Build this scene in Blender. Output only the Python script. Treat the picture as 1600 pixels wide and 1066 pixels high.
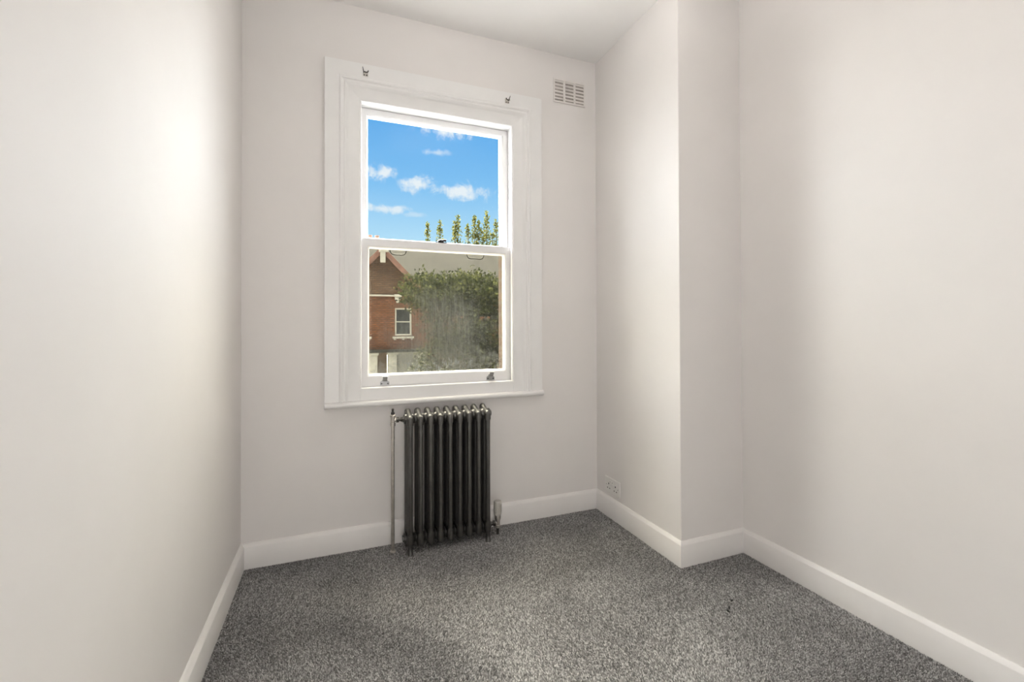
import bpy, bmesh, math, random
import numpy as np
from mathutils import Vector, Matrix

R = math.radians
for o in list(bpy.data.objects):
    bpy.data.objects.remove(o, do_unlink=True)
SC = bpy.context.scene
COL = SC.collection

# ------------------------------------------------------------------ camera
CAM_X, CAM_Y, CAM_Z = 0.44586, -2.55045, 1.2
cam_d = bpy.data.cameras.new('camera')
cam = bpy.data.objects.new('camera', cam_d)
COL.objects.link(cam)
cam_d.sensor_width = 36.0
cam_d.lens = 700.05 / 1600 * 36.0
cam_d.shift_y = (501.33 - 533.0) / 1600
cam_d.clip_start = 0.02
cam_d.clip_end = 500
cam.location = (CAM_X, CAM_Y, CAM_Z)
_M = Matrix.Rotation(-0.37047, 4, 'Z') @ Matrix.Rotation(R(90) + 0.00954, 4, 'X') @ Matrix.Rotation(-0.00298, 4, 'Z')
cam.rotation_euler = _M.to_euler()
SC.camera = cam

# ------------------------------------------------------------------ light settings
EXPOSURE = 0.0
SKY_STRENGTH = 1.0
DOME_ENERGY = 56.0
DOME_ELEV = 52.0
DOME_ANGLE = 146.0
SUN_ENERGY = 40.0
SUN_ELEV = 66.0
SUN_ANGLE = 62.0
PENDANT_FILL_POWER = 11.0
DOORWAY_FILL_POWER = 19.5

vs = SC.view_settings
vs.view_transform = 'Standard'
vs.look = 'None'
vs.exposure = EXPOSURE
vs.gamma = 1.0
vs.use_curve_mapping = False


class NT:
    """small helper for writing node trees"""
    def __init__(self, tree):
        self.t = tree
        self.n = tree.nodes
        self.n.clear()

    def new(self, typ, **kw):
        nd = self.n.new(typ)
        for k, v in kw.items():
            setattr(nd, k, v)
        return nd

    def link(self, a, b):
        self.t.links.new(a, b)

    def put(self, sock, v):
        if isinstance(v, bpy.types.NodeSocket):
            self.link(v, sock)
        else:
            sock.default_value = v

    def math(self, op, a, b=None, c=None, clamp=False):
        nd = self.new('ShaderNodeMath', operation=op, use_clamp=clamp)
        self.put(nd.inputs[0], a)
        if b is not None:
            self.put(nd.inputs[1], b)
        if c is not None:
            self.put(nd.inputs[2], c)
        return nd.outputs[0]

    def smooth(self, v, a, b, lo=0.0, hi=1.0):
        nd = self.new('ShaderNodeMapRange', interpolation_type='SMOOTHSTEP')
        self.put(nd.inputs['Value'], v)
        nd.inputs['From Min'].default_value = a
        nd.inputs['From Max'].default_value = b
        nd.inputs['To Min'].default_value = lo
        nd.inputs['To Max'].default_value = hi
        return nd.outputs['Result']

    def noise(self, vec, scale, detail=2.0, rough=0.5, dist=0.0):
        nd = self.new('ShaderNodeTexNoise')
        if vec is not None:
            self.link(vec, nd.inputs['Vector'])
        nd.inputs['Scale'].default_value = scale
        nd.inputs['Detail'].default_value = detail
        nd.inputs['Roughness'].default_value = rough
        nd.inputs['Distortion'].default_value = dist
        return nd.outputs['Fac']

    def mix(self, f, a, b):
        nd = self.new('ShaderNodeMix', data_type='RGBA')
        self.put(nd.inputs[0], f)
        self.put(nd.inputs[6], a if isinstance(a, bpy.types.NodeSocket) else (*a, 1))
        self.put(nd.inputs[7], b if isinstance(b, bpy.types.NodeSocket) else (*b, 1))
        return nd.outputs[2]

    def comb(self, x, y, z):
        nd = self.new('ShaderNodeCombineXYZ')
        for i, v in enumerate((x, y, z)):
            self.put(nd.inputs[i], v)
        return nd.outputs[0]

    def sep(self, v):
        nd = self.new('ShaderNodeSeparateXYZ')
        self.link(v, nd.inputs[0])
        return nd.outputs

    def scale_vec(self, v, s):
        nd = self.new('ShaderNodeVectorMath', operation='MULTIPLY')
        self.link(v, nd.inputs[0])
        nd.inputs[1].default_value = s
        return nd.outputs[0]


# ------------------------------------------------------------------ sky
def make_world():
    w = bpy.data.worlds.new('sky')
    SC.world = w
    w.use_nodes = True
    g = NT(w.node_tree)
    tc = g.new('ShaderNodeTexCoord')
    d = tc.outputs['Generated']
    x, y, z = g.sep(d)
    az = g.math('MULTIPLY', g.math('ARCTAN2', x, y), 180 / math.pi)
    el = g.math('MULTIPLY', g.math('ARCSINE', z), 180 / math.pi)
    ramp = g.new('ShaderNodeValToRGB')
    g.link(g.math('DIVIDE', el, 90.0, clamp=True), ramp.inputs[0])
    cr = ramp.color_ramp
    cr.elements[0].position = 0.0
    cr.elements[0].color = (0.68, 0.85, 0.96, 1)
    cr.elements[1].position = 1.0
    cr.elements[1].color = (0.035, 0.19, 0.60, 1)
    for p, c in ((0.115, (0.49, 0.785, 0.985)), (0.19, (0.235, 0.565, 0.935)), (0.27, (0.112, 0.415, 0.855)), (0.5, (0.07, 0.30, 0.76))):
        e = cr.elements.new(p)
        e.color = (*c, 1)
    # the handful of small fair-weather clouds
    n1 = g.noise(d, 16.0, 5.0, 0.62, 0.5)
    n2 = g.noise(d, 52.0, 4.0, 0.6, 0.3)
    nn = g.math('ADD', g.math('MULTIPLY', g.math('SUBTRACT', n1, 0.5), 2.6), g.math('MULTIPLY', g.math('SUBTRACT', n2, 0.5), 1.7))
    clouds = None
    for a0, e0, wa, we, amp in ((12.7, 23.7, 4.4, 1.25, 1.0), (11.4, 20.9, 2.2, .42, .6), (4.9, 18.15, 2.9, 1.15, 1.0),
                                (9.3, 17.15, 3.6, 1.2, 1.0), (14.3, 16.55, 3.9, 1.05, 1.0), (5.0, 14.1, 3.0, .6, .85),
                                (9.0, 13.6, 1.5, .35, .4), (-9, 20, 5, 1.4, .9), (27, 19, 5, 1.6, .9), (33, 28, 6, 2, .9)):
        u = g.math('DIVIDE', g.math('SUBTRACT', az, a0), wa)
        v = g.math('DIVIDE', g.math('SUBTRACT', el, e0), we)
        q = g.math('SQRT', g.math('ADD', g.math('MULTIPLY', u, u), g.math('MULTIPLY', v, v)))
        m = g.math('MULTIPLY', g.smooth(g.math('SUBTRACT', q, nn), 1.05, 0.05), amp)
        clouds = m if clouds is None else g.math('MAXIMUM', clouds, m)
    # the same scattered cloud over the rest of the sky
    flat = g.comb(g.math('DIVIDE', x, g.math('ADD', g.math('ABSOLUTE', z), 0.25)),
                  g.math('DIVIDE', y, g.math('ADD', g.math('ABSOLUTE', z), 0.25)), 0.0)
    far = g.smooth(g.noise(flat, 2.6, 6.0, 0.6, 0.4), 0.58, 0.72)
    outside = g.math('MAXIMUM', g.smooth(g.math('ABSOLUTE', g.math('SUBTRACT', az, 12.0)), 24, 34), g.smooth(el, 30, 38))
    clouds = g.math('MAXIMUM', clouds, g.math('MULTIPLY', far, outside), clamp=True)
    sky = g.mix(g.math('MULTIPLY', clouds, 0.93), ramp.outputs[0], (0.90, 0.95, 0.98))
    sky = g.mix(g.smooth(el, 0.0, -3.0), sky, (0.25, 0.25, 0.24))
    bg = g.new('ShaderNodeBackground')
    g.link(sky, bg.inputs[0])
    bg.inputs[1].default_value = SKY_STRENGTH
    out = g.new('ShaderNodeOutputWorld')
    g.link(bg.outputs[0], out.inputs[0])


make_world()

# daylight from the street side: the broad bright haze of the sky, and the sun diffused high up in it
def soft_sun(name, energy, elev, angle, turn, color):
    d = bpy.data.lights.new(name, 'SUN')
    d.energy = energy
    d.angle = R(angle)
    d.color = color
    o = bpy.data.objects.new(name, d)
    COL.objects.link(o)
    o.location = (1.0, 6.0, 9.0)
    o.rotation_euler = (-R(90 - elev), 0, R(turn))


soft_sun('sky_haze', DOME_ENERGY, DOME_ELEV, DOME_ANGLE, 6, (0.965, 0.985, 1.0))
soft_sun('hazy_sun', SUN_ENERGY, SUN_ELEV, SUN_ANGLE, 25, (1.0, 0.992, 0.98))

# added fill: area light set in the unseen doorway behind the camera
door_fill_d = bpy.data.lights.new('doorway_fill_light', 'AREA')
door_fill_d.shape = 'RECTANGLE'
door_fill_d.size = 0.74
door_fill_d.size_y = 1.94
door_fill_d.energy = DOORWAY_FILL_POWER
door_fill_d.color = (1.0, 0.975, 0.95)
door_fill = bpy.data.objects.new('doorway_fill_light', door_fill_d)
COL.objects.link(door_fill)
door_fill.location = (0.50, -3.80, 1.0)
door_fill.rotation_euler = (R(-90), 0, math.pi)

# ------------------------------------------------------------------ materials
def principled(name, color, rough=0.5, metal=0.0, spec=0.5, bump=None, vary=None):
    m = bpy.data.materials.new(name)
    m.use_nodes = True
    g = NT(m.node_tree)
    out = g.new('ShaderNodeOutputMaterial')
    b = g.new('ShaderNodeBsdfPrincipled')
    g.link(b.outputs[0], out.inputs[0])
    b.inputs['Base Color'].default_value = (*color, 1)
    b.inputs['Roughness'].default_value = rough
    b.inputs['Metallic'].default_value = metal
    b.inputs['Specular IOR Level'].default_value = spec
    tc = g.new('ShaderNodeTexCoord')
    if vary:
        sc, amt = vary
        n = g.noise(tc.outputs['Object'], sc, 4.0, 0.6)
        lo = tuple(c * (1 - amt) for c in color)
        hi = tuple(min(1, c * (1 + amt)) for c in color)
        g.link(g.mix(g.smooth(n, 0.3, 0.7), lo, hi), b.inputs['Base Color'])
    if bump:
        sc, st, dist = bump
        bp = g.new('ShaderNodeBump')
        bp.inputs['Strength'].default_value = st
        bp.inputs['Distance'].default_value = dist
        g.link(g.noise(tc.outputs['Object'], sc, 3.0, 0.6), bp.inputs['Height'])
        g.link(bp.outputs[0], b.inputs['Normal'])
    return m


M = {}
M['wall'] = principled('wall_emulsion', (0.80, 0.770, 0.750), 0.65, spec=0.25, bump=(180, 0.08, 0.001), vary=(2.5, 0.012))
M['ceiling'] = principled('ceiling_emulsion', (0.90, 0.885, 0.87), 0.8, spec=0.2, bump=(120, 0.06, 0.001), vary=(2, 0.012))
M['trim'] = principled('white_gloss_paint', (0.84, 0.83, 0.818), 0.32, spec=0.4, bump=(60, 0.05, 0.001), vary=(6, 0.015))
M['skirting'] = principled('skirting_paint', (0.79, 0.767, 0.748), 0.4, spec=0.35, bump=(60, 0.05, 0.001), vary=(6, 0.015))
M['sash'] = principled('white_sash_paint', (0.86, 0.85, 0.845), 0.3, spec=0.4, bump=(60, 0.05, 0.001), vary=(8, 0.015))
M['iron'] = principled('radiator_iron', (0.118, 0.115, 0.110), 0.33, metal=0.78, spec=0.5, bump=(140, 0.12, 0.0008), vary=(20, 0.15))
M['pewter'] = principled('pewter_metal', (0.52, 0.49, 0.45), 0.34, metal=0.85, vary=(40, 0.12))
M['darkmetal'] = principled('dark_valve_metal', (0.09, 0.085, 0.08), 0.35, metal=0.8, vary=(40, 0.15))
M['chrome'] = principled('satin_chrome', (0.36, 0.36, 0.36), 0.38, metal=0.9, vary=(60, 0.08))
M['screw'] = principled('screw_dark', (0.04, 0.04, 0.04), 0.5, metal=0.6, vary=(60, 0.1))
M['plastic'] = principled('white_plastic', (0.80, 0.78, 0.75), 0.35, vary=(30, 0.02))
M['trv'] = principled('grey_valve_plastic', (0.50, 0.48, 0.44), 0.4, vary=(30, 0.03))
M['dark'] = principled('slot_dark', (0.02, 0.02, 0.02), 0.7, vary=(30, 0.1))
M['black'] = principled('black_iron', (0.012, 0.012, 0.012), 0.4, metal=0.3, vary=(30, 0.1))
M['slotshade'] = principled('vent_slot_shade', (0.47, 0.43, 0.395), 0.9, vary=(40, 0.1))
M['vent'] = principled('vent_paint', (0.79, 0.755, 0.725), 0.6, vary=(10, 0.015))
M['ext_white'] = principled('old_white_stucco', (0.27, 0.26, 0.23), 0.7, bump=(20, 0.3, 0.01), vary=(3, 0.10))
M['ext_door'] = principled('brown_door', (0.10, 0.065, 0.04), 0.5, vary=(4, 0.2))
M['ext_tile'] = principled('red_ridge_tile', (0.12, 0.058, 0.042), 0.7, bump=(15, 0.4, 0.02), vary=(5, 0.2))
M['ext_glass'] = principled('far_window_glass', (0.02, 0.022, 0.024), 0.08, vary=(2, 0.2))
M['ground'] = principled('pale_bounce_street', (0.32, 0.315, 0.30), 0.9, bump=(30, 0.3, 0.01), vary=(1.5, 0.15))  # unseen street, made pale to bounce more daylight up into the room
M['bark'] = principled('bark', (0.09, 0.07, 0.05), 0.9, bump=(25, 0.6, 0.02), vary=(8, 0.25))
M['pot'] = principled('clay_chimney_pot', (0.30, 0.19, 0.13), 0.8, vary=(6, 0.15))
M['cord'] = principled('white_flex', (0.75, 0.74, 0.72), 0.5, vary=(30, 0.03))


def brick_mat(name, c1, c2, mortar, bw, bh, ms, axes, rough=0.85):
    m = bpy.data.materials.new(name)
    m.use_nodes = True
    g = NT(m.node_tree)
    out = g.new('ShaderNodeOutputMaterial')
    b = g.new('ShaderNodeBsdfPrincipled')
    g.link(b.outputs[0], out.inputs[0])
    tc = g.new('ShaderNodeTexCoord')
    s = g.sep(tc.outputs['Object'])
    v = g.comb(s[axes[0]], s[axes[1]], 0.0)
    bt = g.new('ShaderNodeTexBrick')
    g.link(v, bt.inputs['Vector'])
    bt.inputs['Color1'].default_value = (*c1, 1)
    bt.inputs['Color2'].default_value = (*c2, 1)
    bt.inputs['Mortar'].default_value = (*mortar, 1)
    bt.inputs['Scale'].default_value = 1.0
    bt.inputs['Mortar Size'].default_value = ms
    bt.inputs['Brick Width'].default_value = bw
    bt.inputs['Row Height'].default_value = bh
    n = g.noise(v, 0.9, 5.0, 0.65)
    dirt = g.mix(g.smooth(n, 0.35, 0.75), (1, 1, 1), (0.62, 0.60, 0.56))
    mm = g.new('ShaderNodeMix', data_type='RGBA', blend_type='MULTIPLY')
    mm.inputs[0].default_value = 0.8
    g.link(bt.outputs['Color'], mm.inputs[6])
    g.link(dirt, mm.inputs[7])
    g.link(mm.outputs[2], b.inputs['Base Color'])
    b.inputs['Roughness'].default_value = rough
    b.inputs['Specular IOR Level'].default_value = 0.08
    bp = g.new('ShaderNodeBump')
    bp.inputs['Strength'].default_value = 0.5
    bp.inputs['Distance'].default_value = 0.01
    bp.invert = True
    g.link(bt.outputs['Fac'], bp.inputs['Height'])
    g.link(bp.outputs[0], b.inputs['Normal'])
    return m


M['brick'] = brick_mat('red_brick', (0.150, 0.060, 0.027), (0.088, 0.035, 0.018), (0.038, 0.027, 0.019), 0.24, 0.09, 0.014, (0, 2))
M['brick_brown'] = brick_mat('brown_brick', (0.125, 0.073, 0.044), (0.080, 0.046, 0.030), (0.040, 0.032, 0.026), 0.24, 0.09, 0.014, (0, 2))
M['brick_darkened'] = brick_mat('sun_offset_dark_brick', (0.055, 0.035, 0.024), (0.040, 0.026, 0.019), (0.05, 0.042, 0.034), 0.225, 0.075, 0.010, (1, 2))  # brick colour darkened to offset the strong sunlight on the window reveal
M['slate'] = brick_mat('grey_slate', (0.022, 0.0215, 0.018), (0.0165, 0.016, 0.014), (0.008, 0.008, 0.007), 0.30, 0.20, 0.008, (0, 2), 0.7)


def carpet_mat():
    m = bpy.data.materials.new('grey_twist_carpet')
    m.use_nodes = True
    g = NT(m.node_tree)
    out = g.new('ShaderNodeOutputMaterial')
    b = g.new('ShaderNodeBsdfPrincipled')
    g.link(b.outputs[0], out.inputs[0])
    at = g.new('ShaderNodeAttribute', attribute_name='shade')
    tc = g.new('ShaderNodeTexCoord')
    n = g.noise(tc.outputs['Object'], 2.2, 4.0, 0.6, 0.6)
    ramp = g.new('ShaderNodeValToRGB')
    g.link(at.outputs['Fac'], ramp.inputs[0])
    e = ramp.color_ramp.elements
    e[0].color = (0.09, 0.088, 0.087, 1)
    e[1].color = (0.64, 0.627, 0.618, 1)
    k = ramp.color_ramp.elements.new(0.45)
    k.color = (0.285, 0.279, 0.274, 1)
    mm = g.new('ShaderNodeMix', data_type='RGBA', blend_type='MULTIPLY')
    mm.inputs[0].default_value = 1.0
    g.link(ramp.outputs[0], mm.inputs[6])
    g.link(g.mix(g.smooth(n, 0.36, 0.62), (0.80, 0.80, 0.80), (1, 1, 1)), mm.inputs[7])
    g.link(mm.outputs[2], b.inputs['Base Color'])
    b.inputs['Roughness'].default_value = 0.95
    b.inputs['Specular IOR Level'].default_value = 0.1
    return m


M['carpet'] = carpet_mat()
M['carpet_base'] = principled('carpet_backing', (0.13, 0.126, 0.12), 0.95, spec=0.1, bump=(350, 0.6, 0.004), vary=(300, 0.6))


def leaf_mat(name, c1, c2, c3):
    m = bpy.data.materials.new(name)
    m.use_nodes = True
    g = NT(m.node_tree)
    out = g.new('ShaderNodeOutputMaterial')
    at = g.new('ShaderNodeAttribute', attribute_name='shade')
    ramp = g.new('ShaderNodeValToRGB')
    g.link(at.outputs['Fac'], ramp.inputs[0])
    e = ramp.color_ramp.elements
    e[0].color = (*c1, 1)
    e[1].color = (*c3, 1)
    k = e.new(0.55)
    k.color = (*c2, 1)
    d = g.new('ShaderNodeBsdfDiffuse')
    t = g.new('ShaderNodeBsdfTranslucent')
    g.link(ramp.outputs[0], d.inputs[0])
    g.link(ramp.outputs[0], t.inputs[0])
    mx = g.new('ShaderNodeMixShader')
    mx.inputs[0].default_value = 0.35
    g.link(d.outputs[0], mx.inputs[1])
    g.link(t.outputs[0], mx.inputs[2])
    g.link(mx.outputs[0], out.inputs[0])
    return m


M['leaf'] = leaf_mat('dark_green_leaf', (0.010, 0.012, 0.006), (0.024, 0.029, 0.013), (0.072, 0.077, 0.029))
M['leaf_yellow'] = leaf_mat('olive_yellow_leaf', (0.03, 0.035, 0.008), (0.085, 0.085, 0.02), (0.17, 0.15, 0.045))
M['leaf_pale'] = leaf_mat('grey_green_leaf', (0.05, 0.055, 0.04), (0.12, 0.125, 0.09), (0.22, 0.22, 0.17))


def glass_mat(name, dirty):
    m = bpy.data.materials.new(name)
    m.use_nodes = True
    g = NT(m.node_tree)
    out = g.new('ShaderNodeOutputMaterial')
    tr = g.new('ShaderNodeBsdfTransparent')
    gl = g.new('ShaderNodeBsdfGlossy')
    gl.inputs['Roughness'].default_value = 0.02
    gl.inputs['Color'].default_value = (1, 1, 1, 1)
    fr = g.new('ShaderNodeFresnel')
    fr.inputs['IOR'].default_value = 1.3
    mx = g.new('ShaderNodeMixShader')
    g.link(g.math('MULTIPLY', fr.outputs[0], 0.4), mx.inputs[0])
    g.link(tr.outputs[0], mx.inputs[1])
    g.link(gl.outputs[0], mx.inputs[2])
    if not dirty:
        tr.inputs[0].default_value = (0.97, 0.98, 0.98, 1)
        g.link(mx.outputs[0], out.inputs[0])
        return m
    # limescale and condensation runs on the lower pane (object space, metres, origin at the pane centre)
    tr.inputs[0].default_value = (0.87, 0.84, 0.745, 1)
    tc = g.new('ShaderNodeTexCoord')
    ob = tc.outputs['Object']
    s = g.sep(ob)
    streak = g.noise(g.scale_vec(ob, (95.0, 1.0, 6.0)), 1.0, 4.0, 0.65)
    fine = g.noise(ob, 170.0, 3.0, 0.7)
    blot = g.noise(ob, 6.0, 5.0, 0.6, 0.8)
    # the stain: broad patch in the middle of the pane reaching down to its lower edge
    ux = g.math('DIVIDE', g.math('SUBTRACT', s[0], 0.03), 0.33)
    uz = g.math('DIVIDE', g.math('ADD', s[2], 0.13), 0.29)
    q = g.math('SQRT', g.math('ADD', g.math('MULTIPLY', ux, ux), g.math('MULTIPLY', uz, uz)))
    q = g.math('ADD', q, g.math('MULTIPLY', g.math('SUBTRACT', blot, 0.5), 1.3))
    patch = g.smooth(q, 1.15, 0.35)
    low = g.math('MULTIPLY', g.smooth(g.math('ADD', s[2], g.math('MULTIPLY', g.math('SUBTRACT', blot, 0.5), 0.25)), -0.19, -0.34),
                 g.smooth(g.noise(ob, 24.0, 5.0, 0.7, 1.0), 0.40, 0.62))
    runs = g.smooth(streak, 0.40, 0.68)
    specks = g.smooth(fine, 0.50, 0.72)
    f = g.math('MULTIPLY', patch, g.math('ADD', 0.13, g.math('ADD', g.math('MULTIPLY', runs, 0.15), g.math('MULTIPLY', specks, 0.09))))
    f = g.math('ADD', f, g.math('MULTIPLY', low, 0.30))
    f = g.math('ADD', f, 0.045)
    f = g.math('ADD', f, g.math('MULTIPLY', runs, 0.03), clamp=True)
    df = g.new('ShaderNodeBsdfDiffuse')
    df.inputs[0].default_value = (0.31, 0.32, 0.315, 1)
    m2 = g.new('ShaderNodeMixShader')
    g.link(f, m2.inputs[0])
    g.link(mx.outputs[0], m2.inputs[1])
    g.link(df.outputs[0], m2.inputs[2])
    g.link(m2.outputs[0], out.inputs[0])
    return m


M['glass'] = glass_mat('clear_glass', False)
M['glass_dirty'] = glass_mat('stained_glass_pane', True)


# ------------------------------------------------------------------ mesh building
WO = {}


def tag(o, label=None, cat=None, group=None, kind=None):
    if label:
        o['label'] = label
    if cat:
        o['category'] = cat
    if group:
        o['group'] = group
    if kind:
        o['kind'] = kind
    return o


def link(o, parent=None, origin=(0, 0, 0)):
    COL.objects.link(o)
    origin = Vector(origin)
    if parent is not None:
        o.parent = parent
        o.location = origin - WO[parent.name]
    else:
        o.location = origin
    WO[o.name] = origin
    return o


def empty(name, loc, label=None, cat=None, group=None, kind=None):
    o = bpy.data.objects.new(name, None)
    o.empty_display_size = 0.05
    link(o, None, loc)
    return tag(o, label, cat, group, kind)


class MB:
    """collects shapes in world coordinates; build() makes ONE mesh object"""
    def __init__(self):
        self.bm = bmesh.new()

    def box(self, x0, x1, y0, y1, z0, z1, bev=0.0, seg=2):
        bm = self.bm
        vs_ = [bm.verts.new((x, y, z)) for x in (x0, x1) for y in (y0, y1) for z in (z0, z1)]
        fs = [(0, 1, 3, 2), (4, 6, 7, 5), (0, 4, 5, 1), (2, 3, 7, 6), (0, 2, 6, 4), (1, 5, 7, 3)]
        ff = [bm.faces.new([vs_[i] for i in f]) for f in fs]
        if bev > 0:
            ed = list({e for f in ff for e in f.edges})
            bmesh.ops.bevel(bm, geom=ed, offset=bev, segments=seg, profile=0.5, affect='EDGES', clamp_overlap=True)
        return self

    def tube(self, pts, r, n=12, caps=True):
        bm = self.bm
        pts = [Vector(p) for p in pts]
        rr = r if isinstance(r, (list, tuple)) else [r] * len(pts)
        rings = []
        up = None
        for i, p in enumerate(pts):
            a = pts[max(i - 1, 0)]
            b = pts[min(i + 1, len(pts) - 1)]
            d = (b - a).normalized()
            if up is None:
                up = Vector((0, 0, 1)) if abs(d.z) < 0.9 else Vector((1, 0, 0))
            s = d.cross(up).normalized()
            up = s.cross(d).normalized()
            rings.append([bm.verts.new(p + (s * math.cos(2 * math.pi * k / n) + up * math.sin(2 * math.pi * k / n)) * rr[i]) for k in range(n)])
        for a, b in zip(rings[:-1], rings[1:]):
            for k in range(n):
                bm.faces.new((a[k], a[(k + 1) % n], b[(k + 1) % n], b[k]))
        if caps:
            bm.faces.new(list(reversed(rings[0])))
            bm.faces.new(rings[-1])
        return self

    def lathe(self, c, axis, prof, n=20, sx=1.0, sy=1.0):
        """prof: list of (radius, distance along axis)"""
        bm = self.bm
        c = Vector(c)
        axis = Vector(axis).normalized()
        u = axis.orthogonal().normalized() if abs(axis.z) < 0.99 else Vector((1, 0, 0))
        v = axis.cross(u)
        rings = []
        for r, h in prof:
            r = max(r, 1e-5)
            rings.append([bm.verts.new(c + axis * h + u * (r * sx * math.cos(2 * math.pi * k / n)) + v * (r * sy * math.sin(2 * math.pi * k / n))) for k in range(n)])
        for a, b in zip(rings[:-1], rings[1:]):
            for k in range(n):
                bm.faces.new((a[k], a[(k + 1) % n], b[(k + 1) % n], b[k]))
        bm.faces.new(list(reversed(rings[0])))
        bm.faces.new(rings[-1])
        return self

    def rings(self, rings, close=False, cyc=True):
        """quads between successive rings of points"""
        bm = self.bm
        rv = [[bm.verts.new(p) for p in r] for r in rings]
        prs = list(zip(rv[:-1], rv[1:]))
        if close:
            prs.append((rv[-1], rv[0]))
        for a, b in prs:
            n = len(a)
            for k in range(n if cyc else n - 1):
                bm.faces.new((a[k], a[(k + 1) % n], b[(k + 1) % n], b[k]))
        return rv

    def poly(self, pts):
        self.bm.faces.new([self.bm.verts.new(p) for p in pts])
        return self

    def prism(self, pts, d):
        """closed polygon pts extruded by vector d"""
        d = Vector(d)
        a = [Vector(p) for p in pts]
        rv = self.rings([a, [p + d for p in a]])
        self.bm.faces.new(list(reversed(rv[0])))
        self.bm.faces.new(rv[1])
        return self

    def build(self, name, mat, parent=None, origin=None, smooth=None, label=None, cat=None, group=None, kind=None):
        bm = self.bm
        if origin is None:
            origin = WO[parent.name] if parent is not None else Vector((0, 0, 0))
        origin = Vector(origin)
        bmesh.ops.translate(bm, verts=bm.verts, vec=-origin)
        bmesh.ops.recalc_face_normals(bm, faces=bm.faces)
        me = bpy.data.meshes.new(name)
        bm.to_mesh(me)
        bm.free()
        me.materials.append(M[mat])
        if smooth is not None:
            for p in me.polygons:
                p.use_smooth = True
            me.set_sharp_from_angle(angle=R(smooth))
        o = bpy.data.objects.new(name, me)
        link(o, parent, origin)
        return tag(o, label, cat, group, kind)


def inst(name, src, parent, origin, rotz=0.0):
    """another object sharing src's mesh, at a world-space origin"""
    o = bpy.data.objects.new(name, src.data)
    link(o, parent, origin)
    o.rotation_euler = (0, 0, rotz)
    return o


# ------------------------------------------------------------------ room dimensions (metres)
W, D, W2, H = 2.0329, 0.7724, 2.4431, 2.929
YR = -3.75            # rear wall, behind the camera
BH, BT = 0.1265, 0.018
TH = 0.30             # wall thickness
TI = 0.14             # plastered inner leaf of the window wall; brick outer leaf beyond it
OX0, OX1, OZ0, OZ1 = 0.545, 1.451, 0.842, 2.432     # hole in the window wall

# floor
floor = MB().box(-TH, W2 + TH, YR - TH, TI, -0.12, 0.0).build('floor', 'carpet_base', kind='structure')
floor['label'] = 'grey speckled twist-pile carpet floor'
# ceiling
MB().box(-TH, W2 + TH, YR - TH, TI, H, H + 0.15).build('ceiling', 'ceiling', kind='structure')
# window wall with a real hole
b = MB()
b.box(0, OX0, 0, TI, 0, H)
b.box(OX1, W2 + TH, 0, TI, 0, H)
b.box(OX0, OX1, 0, TI, 0, OZ0)
b.box(OX0, OX1, 0, TI, OZ1, H)
wall_back = b.build('wall_back', 'wall', kind='structure')
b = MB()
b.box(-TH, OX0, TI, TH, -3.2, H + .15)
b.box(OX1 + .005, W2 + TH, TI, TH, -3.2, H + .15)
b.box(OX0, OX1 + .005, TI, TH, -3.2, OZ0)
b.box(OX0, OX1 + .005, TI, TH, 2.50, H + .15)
b.build('wall_outer', 'brick_darkened', kind='structure')
MB().box(-TH, 0, YR - TH, TI, 0, H).build('wall_left', 'wall', kind='structure')
MB().box(W2, W2 + TH, YR - TH, 0, 0, H).build('wall_right', 'wall', kind='structure')
b = MB()
b.box(0, .12, YR - TH, YR, 0, H)
b.box(.88, W2, YR - TH, YR, 0, H)
b.box(.12, .88, YR - TH, YR, 1.99, H)
b.build('wall_rear', 'wall', kind='structure')
b = MB()          # unseen landing shell behind the doorway added for the fill light
b.box(-.5, 1.5, YR - TH - 1.3, YR - TH - 1.2, 0, 2.6)
b.box(-.6, -.5, YR - TH - 1.3, YR - TH, 0, 2.6)
b.box(1.5, 1.6, YR - TH - 1.3, YR - TH, 0, 2.6)
b.box(-.6, 1.6, YR - TH - 1.3, YR - TH, 2.6, 2.7)
b.box(-.6, 1.6, YR - TH - 1.3, YR - TH, -.1, 0)
b.build('added_landing_shell', 'wall', kind='structure')
b = MB()
b.box(W, W2, -D, 0, 0, H)
ch = b.bm
ed = [e for e in ch.edges if all(abs(v.co.x - W) < 1e-4 and abs(v.co.y + D) < 1e-4 for v in e.verts)]
bmesh.ops.bevel(ch, geom=ed, offset=0.004, segments=3, profile=0.5, affect='EDGES')
b.build('wall_chimney_breast', 'wall', kind='structure')


# skirting boards: swept profile with a rounded top edge
def skirt_piece(name, p0, p1, nrm, m0, m1):
    """one length of skirting with mitred ends; m0/m1: +1 inner corner, -1 outer corner, 0 square"""
    prof = [(0, 0), (BT, 0), (BT, BH - 0.017), (BT - 0.0015, BH - 0.0145), (BT - 0.0115, BH - 0.0012), (BT - 0.0135, BH), (0, BH)]
    p0, p1, nrm = Vector((*p0, 0)), Vector((*p1, 0)), Vector((*nrm, 0))
    d = (p1 - p0).normalized()
    b = MB()
    N = 24
    rng = random.Random(name)
    rings = []
    for i in range(N + 1):
        t = i / N
        wob = 0.0 if i in (0, N) else rng.uniform(-0.0007, 0.0007)
        ring = []
        for a, z in prof:
            q0 = p0 + d * (a * m0)
            q1 = p1 - d * (a * m1)
            q = q0.lerp(q1, t) + nrm * a
            ring.append(q + Vector((0, 0, z + (wob if z > 0.05 else 0))))
        rings.append(ring)
    rv = b.rings(rings)
    b.bm.faces.new(list(reversed(rv[0])))
    b.bm.faces.new(rv[-1])
    return b.build(name, 'skirting', kind='structure', smooth=35)


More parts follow.
